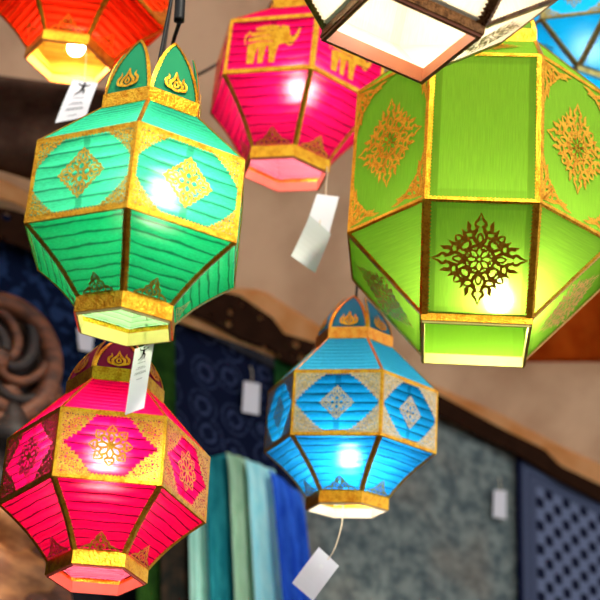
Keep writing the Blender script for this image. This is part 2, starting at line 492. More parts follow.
def hex_lantern(name, label, P, st):
    x, y, z, yaw, tx, ty, R, zA, zC, rC, hD, rK, zK = P
    M = root_matrix(x, y, z, yaw, tx, ty)
    root = empty(name, M)
    tag(root, label, 'lantern', 'hanging cloth lanterns')
    A6 = [PI/3*k for k in range(7)]
    bow = 0.010
    def prof(sec, v):
        if sec == 'roof': return R+(rK-R)*v, zA+zK*v
        if sec == 'side': return R, zA*v
        return rC+(R-rC)*v - bow*math.sin(PI*v)*0.8, -zC+zC*v
    def pfn(sec, k):
        def fn(u, v):
            r, zz = prof(sec, v)
            return ring_pt(A6[k], r, zz).lerp(ring_pt(A6[k+1], r, zz), u)
        return fn
    for k in range(6):
        for sec, nm, mt, rb in (('roof', 'roof_panel', st['roof'], 10), ('side', 'side_panel', st['side'], 7), ('low', 'sloped_panel', st['low'], 7)):
            fn = pfn(sec, k)
            nr = frame_on(fn, .5, .5).to_3x3().col[2]
            o = grid_panel(nm, fn, 8, rb*5, mt, root, 0.0036, rb, nr)
            if sec == 'side':
                for me, u, v, sx, sy in st['orn'](R, zA, k):
                    q = place(me.name, me, flipped(frame_on(fn, u, v), sx, sy), o)
            if sec == 'low' and st.get('lowm'):
                q = place('leaf_motif', st['lowm'], frame_on(fn, .5, .03, 0.004), o)
    # ribbons: rings and seams
    def ringr(nm, r, zz, da, db, wa, wb):
        pts = [ring_pt(A6[k], r, zz) for k in range(7)]
        Pp, Aa, Bb = [], [], []
        for k in range(6):
            am = PI/3*(k+.5); out = Vector((math.sin(am), -math.cos(am), 0))
            for t in (0.0, 1.0):
                Pp.append(pts[k].lerp(pts[k+1], t)); 
                Aa.append(Vector((0, 0, da[1]))+out*da[0]); Bb.append(Vector((0, 0, db[1]))+out*db[0])
        # one closed ribbon, panel by panel
        V = None
        return ribbon(nm, Pp, Aa, Bb, wa, wb, GOLD, root)
    slope = Vector((rK-R, zK)).normalized(); lows = Vector((rC-R, -zC)).normalized()
    tw = st.get('tw', .0105)
    ringr('gold_trim', R, zA, (slope.x, slope.y), (0, -1), tw*.3, tw)
    ringr('gold_trim', R, 0.0, (0, 1), (lows.x, lows.y), tw*1.15, tw*.2)
    for k in range(6):
        for sec, w, nseg in (('roof', tw*.42, 6), ('side', tw*.80, 1), ('low', tw*.80, 10)):
            f0, f1 = pfn(sec, (k-1) % 6), pfn(sec, k)
            vs = [i/nseg for i in range(nseg+1)]
            Pp = [f1(0, v) for v in vs]
            ribbon('seam_ribbon', Pp, [f1(.3, v)-f1(0, v) for v in vs], [f0(.7, v)-f0(1, v) for v in vs], w, w, GOLD, root)
    # collar: card rim inside, gold band outside
    def ringband(nm, r, z0, z1, th, m):
        V, F = [], []
        for k in range(6):
            for r_, z_ in ((r, z0), (r, z1), (r-th, z1), (r-th, z0)): V.append(ring_pt(A6[k], r_, z_))
        for k in range(6):
            a, b_ = 4*k, 4*((k+1) % 6)
            for i in range(4): F.append((a+i, b_+i, b_+(i+1) % 4, a+(i+1) % 4))
        return link(nm, V, F, m, root)
    ringband('collar_rim', rC-.001, -zC-hD-.001, -zC-hD*.25, .0035, st['rim'])
    ringband('collar_band', rC+.0025, -zC-hD*.92, -zC+.002, .003, GOLD)
    bh = .024
    ringband('crown_band', rK+.003, zA+zK-.003, zA+zK+bh, .004, st.get('crown_gold', GOLD))
    petals(root, 6, rK-.001, zA+zK+bh-.004, rK*.99, st['pet_h'], st['curl'], st['petal'], st.get('flame_m', GOLD), 0, power=st.get('pet_pow', 1.9))
    top = zA+zK+bh
    bulb(root, st['bulb'], Matrix.Rotation(-math.radians(yaw), 3, 'Z') @ Vector(st.get('bulb_at', (0, 0, -.01))), make_cord_end(M, top+.10, st.get('slant', (0, 0))))
    return root

# ------------------------------------------------------------------ the hexagonal cloth lanterns
DIA = diamond(); STAR = star(); CL = corner_lace(); BF = base_flame(); EL = elephant()
def orn_diamond(lace, m, size=.036, corner=(.044, .040), motif=None, mname='diamond_motif', deep=.22):
    cm = corner_lace(10, deep).mesh('corner_lace', lace, corner[0], corner[1])
    dm = (motif or DIA).mesh(mname, m, size)
    def fn(R, zA, k):
        return [(dm, .5, .5, 1, 1), (cm, .02, .04, 1, 1), (cm, .98, .04, -1, 1), (cm, .02, .96, 1, -1), (cm, .98, .96, -1, -1)]
    return fn
def orn_elephant(m):
    em = EL.mesh('elephant_motif', m, .076, .108); dm = DIA.mesh('diamond_motif', m, .034)
    def fn(R, zA, k):
        return [(em, .47, .15, 1, 1)]
    return fn

WARM = glow('warm_bulb_glass', (1.0, 0.88, 0.66, 1), 160)
WHITE = glow('white_bulb_glass', (1.0, 0.95, 0.85, 1), 160)

teal = lin(40, 196, 146)
hex_lantern('cloth_lantern', 'teal green cloth lantern with gold diamonds and two pointed petals showing on its crown',
    (-0.2887, 2.35, 2.5849, .8771, -.1356, -1.0076, .1988, .1522, .0997, .0903, .0294, .0930, .1028),
    dict(roof=fabric('teal_roof_cloth', lin(56, 186, 150), 9, .30), side=fabric('teal_side_cloth', lin(58, 190, 150), 7, .75, True, inner_glow=lin(198, 240, 190)),
         low=fabric('teal_sloped_cloth', lin(18, 160, 106), 7, .80, inner_glow=lin(198, 240, 190)), orn=orn_diamond(LACE, GOLD, .046, (.058, .054), None, 'diamond_motif', .12), rim=plain('pale_card_rim', lin(236, 222, 140), .7),
         lowm=BF.mesh('leaf_motif', GOLD, .030, .035), petal=plain('green_petal_cloth', lin(30, 142, 92), .85, vary=.06), pet_h=.118, curl=.020, pet_pow=1.8,
         bulb=WARM, bulb_at=(.035, -.06, .085), slant=(.10, .05)))

hex_lantern('cloth_lantern', 'magenta pink cloth lantern with gold rosettes hanging lowest, a white tag over its crown',
    (-0.3173, 2.7, 2.2202, -23.3083, -7.6042, -3.3728, .1869, .1302, .1001, .0889, .0261, .0905, .1039),
    dict(roof=fabric('pink_roof_cloth', lin(226, 10, 86), 10, .25), side=fabric('pink_side_cloth', lin(224, 8, 92), 7, .95, True, inner_glow=lin(250, 122, 150)),
         low=fabric('pink_sloped_cloth', lin(220, 4, 70), 8, .95, inner_glow=lin(250, 122, 150)), orn=orn_diamond(LACE_D, GOLD, .039, (.062, .064), STAR, 'rosette_motif', -.12), rim=plain('coral_card_rim', lin(250, 112, 92), .7),
         lowm=BF.mesh('leaf_motif', GOLD, .034, .034), petal=plain('maroon_petal_cloth', lin(150, 16, 62), .85, vary=.08), pet_h=.090, curl=.045,
         bulb=WHITE, bulb_at=(0, -.06, .075)))

hex_lantern('cloth_lantern', 'bright blue cloth lantern with glittery lozenge patches and a closed petal crown',
    (0.1450, 3.25, 2.5413, -43.9076, 2.7577, -2.4520, .1942, .1438, .1025, .0915, .0278, .0875, .1057),
    dict(roof=fabric('blue_roof_cloth', lin(78, 208, 240), 10, .25), side=fabric('blue_side_cloth', lin(22, 164, 226), 7, .95, True, inner_glow=lin(190, 230, 244)),
         low=fabric('blue_sloped_cloth', lin(26, 158, 226), 8, .95, inner_glow=lin(190, 230, 244)), orn=orn_diamond(LACE_S, GOLDW, .038, (.070, .066), None, 'lozenge_motif', .08), rim=plain('peach_card_rim', lin(246, 214, 180), .7),
         lowm=BF.mesh('leaf_motif', GOLD, .036, .034), petal=plain('blue_petal_cloth', lin(52, 142, 186), .85, vary=.1), pet_h=.096, curl=.050,
         crown_gold=gold('orange_foil', (1.0, .45, .06), (.85, .22, .02)), bulb=glow('cool_bulb_glass', (1, .96, .9, 1), 110), bulb_at=(0, -.06, -.02)))

hex_lantern('cloth_lantern', 'dark magenta cloth lantern with gold elephants above the clear plastic sleeved tag',
    (-0.0636, 3.2, 3.3703, -50.5751, 2.4611, .7634, .2168, .1442, .1447, .1078, .0312, .0980, .0900),
    dict(roof=fabric('magenta_roof_cloth', lin(212, 12, 84), 10, .35), side=fabric('magenta_side_cloth', lin(212, 12, 86), 7, .95, True, inner_glow=lin(250, 146, 166)),
         low=fabric('magenta_sloped_cloth', lin(208, 10, 80), 8, .95, inner_glow=lin(250, 146, 166)), orn=orn_elephant(GOLD), rim=plain('salmon_card_rim', lin(246, 132, 112), .7),
         lowm=BF.mesh('leaf_motif', GOLD, .042, .040), petal=plain('crimson_petal_cloth', lin(160, 20, 66), .85, vary=.08), pet_h=.10, curl=.03,
         bulb=WHITE, bulb_at=(.012, -.08, .015)))

hex_lantern('cloth_lantern', 'orange red cloth lantern cut off by the top, glowing yellow through its open base',
    (-0.6050, 3.15, 3.5303, -29.3614, -2.6422, 1.5626, .2134, .1300, .1057, .1052, .0277, .0900, .0700),
    dict(roof=fabric('red_roof_cloth', lin(236, 50, 20), 10, .3), side=fabric('red_side_cloth', lin(236, 60, 20), 7, .95, True, inner_glow=lin(252, 206, 84)),
         low=fabric('red_sloped_cloth', lin(240, 42, 18), 8, .95, inner_glow=lin(252, 206, 84)), orn=orn_diamond(LACE_D, GOLD, .036, (.07, .06), STAR, 'rosette_motif', .2), rim=plain('apricot_card_rim', lin(250, 150, 90), .7),
         lowm=BF.mesh('leaf_motif', GOLD, .040, .040), petal=plain('red_petal_cloth', lin(190, 40, 20), .85), pet_h=.09, curl=.02,
         bulb=glow('amber_bulb_glass', (1.0, .74, .36, 1), 160), bulb_at=(.01, .0, -.085)))

# ------------------------------------------------------------------ the faceted lanterns of smooth cloth
KAN = kanok(); KC = kanok_corner()
def oct_lantern(name, label, P, st):
    x, y, z, yaw, tx, ty, R, zA, zC, rC, hD, zR = P
    M = root_matrix(x, y, z, yaw, tx, ty)
    root = empty(name, M)
    tag(root, label, 'lantern', 'hanging cloth lanterns')
    A8 = lambda k: PI/4*(k-.5)
    A4 = lambda k: PI/2*(k-.5)
    bp = lambda k: ring_pt(A8(k), R, 0); ap_ = lambda k: ring_pt(A8(k), R, zA)
    cp = lambda k: ring_pt(A4(k), rC, -zC); tp = lambda k: ring_pt(A4(k), rC, zA+zR)
    def quad(a, b_, c, d): return lambda u, v: a.lerp(b_, u).lerp(d.lerp(c, u), v)
    gm = st['foil']; tw = st['tw']
    km = KAN.mesh('lattice_motif', gm, st['mot']); kcm = KC.mesh('corner_motif', gm, st['cor'])
    def panel(nm, fn, m, n=6): return grid_panel(nm, fn, n, n, m, root)
    def tri(nm, a, b_, c, m):
        n = 8; V, UVs, F, idx = [], [], [], {}
        for j in range(n+1):
            for i in range(n+1-j):
                idx[i, j] = len(V); V.append(a+(b_-a)*(i/n)+(c-a)*(j/n)); UVs.append((.2+.6*i/n, .2+.6*j/n))
        for j in range(n):
            for i in range(n-j):
                F.append((idx[i, j], idx[i+1, j], idx[i, j+1]))
                if i+j < n-1: F.append((idx[i+1, j], idx[i+1, j+1], idx[i, j+1]))
        return link(nm, V, F, m, root, UVs)
    for k in range(8):
        fn = quad(bp(k), bp(k+1), ap_(k+1), ap_(k))
        plainp = (k % 2 == 0)
        o = panel('side_panel', fn, st['hem'] if plainp else st['side'])
        if not plainp:
            place('lattice_motif', km, flipped(frame_on(fn, .5, .5), 1.0, 1.12), o)
            for u, v, sx, sy in ((.03, .03, 1, 1), (.97, .03, -1, 1), (.03, .97, 1, -1), (.97, .97, -1, -1)):
                place('corner_motif', kcm, flipped(frame_on(fn, u, v), sx, sy*1.15), o)
    for k in range(4):
        j = 2*k                                    # octagon side over this square side
        fn = quad(cp(k), cp(k+1), bp(j+1), bp(j))
        o = panel('sloped_panel', fn, st['hem'])
        place('lattice_motif', km, frame_on(fn, .5, .50), o)
        fn = quad(ap_(j), ap_(j+1), tp(k+1), tp(k))
        o = panel('roof_panel', fn, st['side'])
        place('lattice_motif', km, flipped(frame_on(fn, .5, .5), .8, .8), o)
        tri('triangle_panel', bp(j+1), cp(k+1), bp(j+2), st['side'])
        tri('roof_panel', ap_(j+1), ap_(j+2), tp(k+1), st['side'])
    # ribbons on every edge
    def edge(a, b_, ca, cb, wa, wb):
        d = (b_-a).normalized()
        A = (ca-a); A = (A-d*A.dot(d)); B = (cb-a); B = (B-d*B.dot(d))
        ribbon('seam_ribbon', [a, b_], [A, A], [B, B], wa, wb, gm, root, .0016, st.get('teeth', .0075))
    mid = lambda *p: sum(p, Vector())/len(p)
    for k in range(8):
        low = mid(cp(k//2), cp(k//2+1), bp(k), bp(k+1)) if k % 2 == 0 else cp(k//2+1)
        hi = mid(tp(k//2), tp(k//2+1), ap_(k), ap_(k+1)) if k % 2 == 0 else tp(k//2+1)
        c = mid(bp(k), bp(k+1), ap_(k), ap_(k+1))
        edge(bp(k), bp(k+1), c, low, tw*.5, tw*.35)
        edge(ap_(k), ap_(k+1), c, hi, tw*.5, tw*.3)
        edge(bp(k), ap_(k), c, mid(bp(k), bp(k-1), ap_(k), ap_(k-1)), tw*.68, tw*.68)
    for k in range(4):
        j = 2*k
        sq = mid(cp(k), cp(k+1), bp(j), bp(j+1))
        edge(cp(k), bp(j), sq, bp(j-1), tw*.95, tw*.45)
        edge(cp(k+1), bp(j+1), sq, bp(j+2), tw*.95, tw*.45)
        edge(cp(k), cp(k+1), sq, mid(cp(k), cp(k+1))+Vector((0, 0, -1)), tw*.55, tw*.35)
        sq = mid(tp(k), tp(k+1), ap_(j), ap_(j+1))
        edge(tp(k), ap_(j), sq, ap_(j-1), tw*.4, tw*.4)
        edge(tp(k+1), ap_(j+1), sq, ap_(j+2), tw*.4, tw*.4)
        edge(tp(k), tp(k+1), sq, mid(tp(k), tp(k+1))+Vector((0, 0, 1)), tw*.4, tw*.4)
    def sqband(nm, r, z0, z1, th, m):
        V, F = [], []
        for k in range(4):
            for r_, z_ in ((r, z0), (r, z1), (r-th, z1), (r-th, z0)): V.append(ring_pt(A4(k), r_, z_))
        for k in range(4):
            a, b_ = 4*k, 4*((k+1) % 4)
            for i in range(4): F.append((a+i, b_+i, b_+(i+1) % 4, a+(i+1) % 4))
        return link(nm, V, F, m, root)
    sqband('collar_rim', rC-.001, -zC-hD, -zC+.004, st['rth'], st['rim'])
    sqband('collar_band', rC+.0022, -zC-hD*.75, -zC+.003, .003, gm)
    sqband('crown_band', rC+.003, zA+zR-.002, zA+zR+.03, .004, gm)
    petals(root, 4, rC, zA+zR+.026, rC*1.38, .12, .05, st['petal'], gm, -PI/4)
    bulb(root, st['bulb'], Matrix.Rotation(-math.radians(yaw), 3, 'Z') @ Vector(st.get('bulb_at', (0, 0, 0))), make_cord_end(M, zA+zR+.14), st.get('bulb_r', .026))
    return root

grn = lin(140, 188, 54)
oct_lantern('faceted_lantern', 'large lime green faceted lantern with gold lattice rosettes',
    (0.3513, 2.8, 2.8417, -6.5933, -2.6964, -.9235, .2803, .3300, .1689, .1484, .0180, .138),
    dict(side=fabric('lime_cloth', grn, 0, thru=.02), hem=fabric('lime_hemmed_cloth', lin(134, 182, 50), 0, inner_glow=lin(166, 226, 60), hem=.5, thru=.022), foil=GOLD, tw=.0150, mot=.090, cor=.084, rth=.006,
         rim=plain('cream_wood_rim', lin(226, 206, 112), .6), petal=plain('lime_petal_cloth', lin(100, 150, 30), .8), bulb=glow('lime_lamp_glass', (1, .95, .85, 1), 120), bulb_at=(.03, -.10, -.125), bulb_r=.028))
oct_lantern('faceted_lantern', 'cream white faceted lantern seen from below, square wooden rim at its open base',
    (0.1350, 2.15, 3.0792, -67.2885, .4704, 6.3202, .2475, .2600, .1161, .1422, .0230, .09),
    dict(side=fabric('cream_cloth', lin(250, 232, 200), 0, thru=.02), hem=fabric('cream_hemmed_cloth', lin(250, 232, 200), 0, hem=.25, thru=.02), foil=gold('dark_bronze_foil', (.26, .12, .045), (.07, .03, .012)), tw=.0200, mot=.070, cor=.055, rth=.010,
         rim=plain('brown_wood_rim', lin(140, 78, 46), .5), petal=plain('cream_petal_cloth', lin(230, 210, 170), .8), bulb=glow('soft_white_bulb_glass', (1, .93, .80, 1), 115), bulb_at=(0, 0, .02), bulb_r=.030))
oct_lantern('faceted_lantern', 'sky blue faceted lantern in the top corner behind the lime green one',
    (0.6868, 3.4, 3.7292, -67.421, .0046, -.265, .2139, .1700, .1044, .1267, .0180, .08),
    dict(side=fabric('sky_cloth', lin(20, 186, 236), 0, thru=.02), hem=fabric('sky_hemmed_cloth', lin(18, 182, 234), 0, hem=.3, thru=.02), foil=gold('olive_foil', (.62, .50, .16), (.32, .24, .07)), tw=.0140, mot=.058, cor=.045, rth=.006,
         rim=plain('blue_rim', lin(120, 190, 210), .6), petal=plain('sky_petal_cloth', lin(20, 150, 200), .8), bulb=glow('dim_bulb_glass', (1, .95, .85, 1), 60), bulb_at=(0, 0, .02)))

# ------------------------------------------------------------------ price tags on their strings
def price_tag(label, quad, Y, string, figure=False, tilt=0.0, name='price_tag', mat=None, rad=.0011, sm=None, curl=0.0, eyelet=False):
    """quad: the card's corners (top left, top right, bottom right, bottom left) as seen from the lane"""
    a, b_, c, d = [at(px, py, Y+(tilt if i in (1, 2) else 0.0)) for i, (px, py) in enumerate(quad)]
    o0 = (a+b_)/2
    root = empty(name, Matrix.Translation(o0)); tag(root, label, 'tag', 'price tags')
    fn = lambda u, v: a.lerp(b_, u).lerp(d.lerp(c, u), v)-o0
    n = (b_-a).cross(d-a).normalized()
    if n.dot(EYE-o0) < 0: n = -n
    V, F = [], []
    nv = 8
    for j in range(nv+1):
        for i in range(2): V.append(fn(i, j/nv)+n*curl*math.sin(PI*j/nv))
    for j in range(nv): F.append((2*j, 2*j+1, 2*j+3, 2*j+2))
    card = link('card', V, F, mat or PAPER, root); solid(card, .0008, 0)
    tube('hanging_string', [p-o0 for p in string], rad, sm or STRING, root, 6)
    if eyelet:
        c_ = fn(.5, .30)+n*(curl*.8+.0012); e1 = (b_-a).normalized(); e2 = (d-a).normalized(); Rr = .0042
        Vv = [c_+(e1*math.cos(2*PI*k/14)+e2*math.sin(2*PI*k/14))*Rr*q for q in (1, .45) for k in range(14)]
        solid(link('eyelet', Vv, [(k, (k+1) % 14, 14+(k+1) % 14, 14+k) for k in range(14)], EYELET, card), .001, 0)
    if figure:
        W = (b_-a).length; H = (d-a).length
        cn = lambda v: n*(curl*math.sin(PI*v)+.0011)
        def mp(X, Yv):                              # card metres from its centre line and top
            return fn(.5+X/W, Yv/H)+cn(Yv/H)
        o = Orn()
        st = lambda pts, ws: o.add(stroke(pts, ws))
        w = W
        st([(.0*w, .20*w), (.02*w, .34*w), (.0*w, .48*w)], [.08*w, .12*w, .09*w])          # body
        st([(.02*w, .25*w), (-.14*w, .22*w), (-.20*w, .10*w)], [.07*w, .05*w, .03*w])      # raised arm
        st([(.02*w, .25*w), (.16*w, .24*w), (.27*w, .16*w)], [.07*w, .05*w, .03*w])
        st([(0, .46*w), (-.06*w, .62*w), (-.22*w, .76*w)], [.09*w, .06*w, .03*w])          # legs
        st([(0, .46*w), (.12*w, .54*w), (.10*w, .72*w)], [.09*w, .06*w, .03*w])
        o.add(poly([(.03*w+.06*w*math.cos(PI*k/5), .15*w+.065*w*math.sin(PI*k/5)) for k in range(10)]), None, .0)
        V = [mp(v.x, v.y) + n*.00002*i for i, v in enumerate(o.V)]
        link('printed_figure', V, o.F, INK, card)
        o = Orn()
        rnd = random.Random(3)
        for yy, ww in ((.92, .40), (1.16, .36), (1.24, .52), (1.44, .56), (1.51, .60), (1.80, .30)):
            if yy*w > H*.97: continue
            xx = -ww/2*w
            while xx < ww/2*w:
                L_ = rnd.uniform(.035, .09)*w
                o.add(poly([(xx, (yy-.016)*w), (min(xx+L_, ww/2*w), (yy-.016)*w), (min(xx+L_, ww/2*w), (yy+.016)*w), (xx, (yy+.016)*w)]))
                xx += L_+.018*w
        V = [mp(v.x, v.y) for v in o.V]
        link('printed_text', V, o.F, GREYINK, card)
    return root

price_tag('white tag with a dancing figure hanging from the orange red lantern',
          [(73, 80), (98, 83), (86, 117), (55, 123)], 3.02, [at(85, 83, 3.02), at(85, 72, 3.035), at(86, 60, 3.05), at(86, 46, 3.065)], True, curl=.004)
price_tag('white tag with a dancing figure hanging from the teal lantern over the pink one',
          [(135, 349), (154, 343), (144, 408), (125, 415)], 2.42, [at(145, 348, 2.42), at(146, 335, 2.44), at(147, 318, 2.44), at(146, 305, 2.30)], True, curl=.003)
price_tag('blank white tag hanging from the dark magenta lantern with elephants',
          [(317, 194), (339, 197), (329, 234), (306, 226)], 3.12, [at(326, 196, 3.12), at(326, 188, 3.14), at(327, 176, 3.15), at(327, 163, 3.17)], curl=.003)
sleeve_m, nt, out = newmat('clear_sleeve'); b = NB(nt)
pr = b.n('ShaderNodeBsdfPrincipled'); pr.inputs['Base Color'].default_value = lin(226, 230, 222); pr.inputs['Roughness'].default_value = .22
pr.inputs['Alpha'].default_value = .72; b.l(pr.outputs[0], out.inputs[0])
price_tag('milky plastic sleeve swinging under the white tag of the dark magenta lantern',
          [(310, 215), (331, 234), (315, 273), (291, 256)], 3.11, [at(320, 226, 3.11), at(321, 210, 3.13), at(326, 195, 3.135)], name='plastic_sleeve', mat=sleeve_m, curl=-.006)
price_tag('plain white tag hanging tilted on a curved string from the blue lantern',
          [(319, 547), (339, 566), (313, 601), (292, 583)], 3.2, [at(325, 563, 3.2), at(334, 550, 3.2), at(341, 528, 3.22), at(343, 512, 3.24), at(343, 500, 3.25)], curl=.004, eyelet=True)

# ------------------------------------------------------------------ cables
tube('plug_connector', [at(180, -14, 2.62), at(180, 4, 2.62), at(179, 21, 2.62)], .0115, BLACK)
pc = tag(bpy.data.objects['plug_connector'], 'black cable plug hanging at the top beside the orange red lantern', 'plug')
top = at(181, -14, 2.62); cz = Vector((top.x+.05, top.y, 0)); cz.z = ceil_z(cz)-.004
tube('cable', [top, top.lerp(cz, .5), cz], .0035, BLACK, pc)
end = at(262, 20, 3.62); cz = Vector((end.x+.1, end.y+.05, 0)); cz.z = ceil_z(cz)-.004
lead = tube('hanging_cable', [at(179, 23.5, 2.62), at(172, 48, 2.70), at(172, 72, 2.9), at(190, 77, 3.2), at(214, 66, 3.5), at(240, 48, 3.6), end, cz], .0042, BLACK)
tag(lead, 'thin black cable looping behind the teal petal to the dark magenta lantern', 'cable')

# ------------------------------------------------------------------ the stall: rear wall, awning, ground
def struct(o): o['kind'] = 'structure'; return o
def cloth_mat(name, build, transl=0.0, rough=.9):
    m, nt, out = newmat(name); b = NB(nt)
    u, v, t = b.uv()
    col = build(b, u, v, t)
    df = b.n('ShaderNodeBsdfDiffuse'); b.l(col, df.inputs[0])
    if transl:
        tr = b.n('ShaderNodeBsdfTranslucent'); b.l(col, tr.inputs[0]); mx = b.n('ShaderNodeMixShader'); mx.inputs[0].default_value = transl
        b.l(df.outputs[0], mx.inputs[1]); b.l(tr.outputs[0], mx.inputs[2]); b.l(mx.outputs[0], out.inputs[0])
    else: b.l(df.outputs[0], out.inputs[0])
    return m
def mottle(c1, c2, scale=6, lo=.35, hi=.65, detail=4):
    def f_(b, u, v, t): return b.mix(b.step(b.noise(t.outputs['UV'], scale, detail, .6), lo, hi), c1, c2)
    return f_

V = [wp(-3, 0, -.12), wp(3.2, 0, -.12), wp(3.2, strip_v(3.2), -.12), wp(-3, strip_v(-3), -.12)]
struct(solid(link('wall_back', V, [(0, 1, 2, 3)], cloth_mat('rear_wall_cloth', mottle(lin(26, 26, 32), lin(44, 44, 48), 5)), None, [(0, 0), (6, 0), (6, 3), (0, 3)]), .03, -1))
V, UVs, F = [], [], []
nu, nv = 48, 24
for j in range(nv+1):
    for i in range(nu+1):
        u = -3+6.2*i/nu; s = -.10+3.3*j/nv
        sag = .035*math.sin(u*3.1+.6)*math.sin(PI*min(1, max(0, s)/3.2)) + .012*math.sin(u*9+s*4)
        V.append(wp(u, strip_v(u)+AW_SLOPE*s+sag*min(1, max(0, s)*3), s)); UVs.append((u, s))
for j in range(nv):
    for i in range(nu): k = j*(nu+1)+i; F.append((k, k+1, k+nu+2, k+nu+1))
struct(solid(link('ceiling', V, F, cloth_mat('awning_canvas', mottle(lin(218, 190, 162), lin(236, 212, 186), 3), .48), None, UVs, True), .003, 1))
V = [(-2.2, .5, 0), (-2.2, 3.4, 0), (-2.2, 3.4, 3.6), (-2.2, .5, 3.6)]  # side wall out of view, added to darken reflections in left-facing gold
struct(solid(link('wall_left_added', V, [(0, 1, 2, 3)], cloth_mat('added_wall_cloth', mottle(lin(30, 26, 26), lin(52, 42, 38), 5)), None, [(0, 0), (3, 0), (3, 3.6), (0, 3.6)]), .03, 1))
V = [(-14, -14, 0), (14, -14, 0), (14, 12, 0), (-14, 12, 0)]
m, nt, out = newmat('lane_ground'); b = NB(nt); t = b.n('ShaderNodeTexCoord'); pr = b.n('ShaderNodeBsdfPrincipled')
b.l(b.mix(b.noise(t.outputs['Object'], 4, 5), lin(34, 29, 25), lin(56, 48, 40)), pr.inputs['Base Color']); pr.inputs['Roughness'].default_value = .9; b.l(pr.outputs[0], out.inputs[0])
struct(link('ground', V, [(0, 1, 2, 3)], m))

# ------------------------------------------------------------------ textiles hung on the rear wall
def hung(name, label, cat, px, o, m, amp=.01, waves=5, group=None, nu=40, nv=24, extra=None, ph=0.0, th=.003, mid=None):
    """cloth between its four corners (top left, top right, bottom right, bottom left), with soft vertical folds"""
    a, b_, c, d = [Vector(on_wall(*p, o)) for p in px]
    V, UVs, F = [], [], []
    w = ((b_-a).length); h = ((d-a).length)
    for j in range(nv+1):
        for i in range(nu+1):
            u, v = i/nu, j/nv
            p = a.lerp(b_, u).lerp(d.lerp(c, u), v)
            off = o + amp*(.5+.5*math.sin(2*PI*waves*u+ph+.5*math.sin(3*v+ph)))*(.35+.65*v)
            if extra: 
                e = extra(u, v); off += e[0]; p = p+Vector((0, e[1]))
            V.append(wp(p.x, p.y, off)); UVs.append((u*w, (1-v)*h))
    for j in range(nv):
        for i in range(nu): k = j*(nu+1)+i; F.append((k, k+1, k+nu+2, k+nu+1))
    ob = link(name, V, F, m, None, UVs, True); solid(ob, th, 0)
    ctr = sum((ob.data.vertices[i].co for i in range(len(V))), Vector())/len(V)
    return tag(ob, label, cat, group)

def batik(b, u, v, t):
    vo = b.n('ShaderNodeTexVoronoi', feature='F1'); vo.inputs['Scale'].default_value = 8.5; vo.inputs['Randomness'].default_value = .35
    b.l(t.outputs['UV'], vo.inputs['Vector'])
    d = vo.outputs['Distance']
    rg = b.math('ABSOLUTE', b.math('SUBTRACT', b.math('FRACT', b.math('MULTIPLY', d, 4.2)), .5))
    rg = b.math('MULTIPLY', b.step(rg, .18, .36), b.math('SUBTRACT', 1.0, b.step(d, .44, .5)))
    n = b.noise(t.outputs['UV'], 90, 2)
    return b.mix(b.math('MULTIPLY', rg, b.step(n, .3, .6)), lin(22, 28, 50), lin(62, 72, 104))
M_BATIK = cloth_mat('indigo_batik', batik)
hung('batik_cloth', 'dark indigo batik cloth with faint ring medallions, small white tag on it', 'cloth',
     [(166, 312), (312, 392), (318, 700), (168, 700)], .03, M_BATIK, .012, 3, 'cloths on the rear wall')
def batik_fl(b, u, v, t):
    n = b.noise(t.outputs['UV'], 22, 2, .5); 
    return b.mix(b.math('MULTIPLY', b.step(n, .5, .6), .8), lin(18, 28, 52), lin(42, 62, 100))
hung('batik_cloth', 'indigo cloth with blotchy blue pattern behind the carved wooden medallion', 'cloth',
     [(-30, 196), (140, 285), (140, 470), (-30, 470)], .02, cloth_mat('indigo_blotch', batik_fl), .012, 4, 'cloths on the rear wall')
def greycloth(b, u, v, t):
    n = b.noise(t.outputs['UV'], 16, 5, .65); n2 = b.noise(t.outputs['UV'], 3, 2)
    c = b.mix(b.step(n, .36, .64), lin(88, 100, 102), lin(140, 150, 143))
    return b.mix(b.math('MULTIPLY', b.step(n2, .45, .7), .35), c, lin(150, 132, 112))
hung('faded_cloth', 'faded grey green mottled cloth under the blue lantern, small white tag on it', 'cloth',
     [(296, 356), (517, 446), (521, 700), (300, 700)], .045, cloth_mat('faded_grey_cloth', greycloth), .012, 4, 'cloths on the rear wall')
def check(b, u, v, t):
    H_ = (Vector(on_wall(519, 700, .068))-Vector(on_wall(516, 452, .068))).length
    # staggered dark lozenges on grey blue, banded border
    px_ = b.math('MULTIPLY', u, 23.0); py_ = b.math('MULTIPLY', v, 23.0)
    s1 = b.math('SINE', b.math('MULTIPLY', px_, PI)); s2 = b.math('SINE', b.math('MULTIPLY', py_, PI))
    c1 = b.math('COSINE', b.math('MULTIPLY', px_, PI)); 
    lo = b.math('MULTIPLY', s1, s2)
    blob = b.step(lo, -.01, .26)
    n = b.noise(t.outputs['UV'], 70, 2)
    c = b.mix(b.math('MULTIPLY', blob, .95), lin(112, 122, 150), lin(14, 16, 38))
    edge_ = b.math('MINIMUM', u, 9.0)
    topd = b.math('SUBTRACT', b.math('ADD', H_, 0.0), v)
    e = b.math('MINIMUM', u, topd)
    band = b.math('SUBTRACT', 1.0, b.step(e, .088, .094))
    lines = b.step(b.math('ABSOLUTE', b.math('SUBTRACT', b.math('FRACT', b.math('MULTIPLY', e, 34.0)), .5)), .28, .34)
    bc = b.mix(b.math('MULTIPLY', lines, .5), lin(84, 92, 116), lin(44, 50, 74))
    c = b.mix(band, c, bc)
    return b.mix(b.math('SUBTRACT', 1.0, b.step(e, .018, .024)), c, lin(20, 24, 50))
hung('checked_cloth', 'indigo and grey blue checked cloth with banded border at the lower right', 'cloth',
     [(516, 452), (690, 538), (690, 720), (519, 700)], .068, cloth_mat('indigo_check', check), .006, 2, 'cloths on the rear wall')
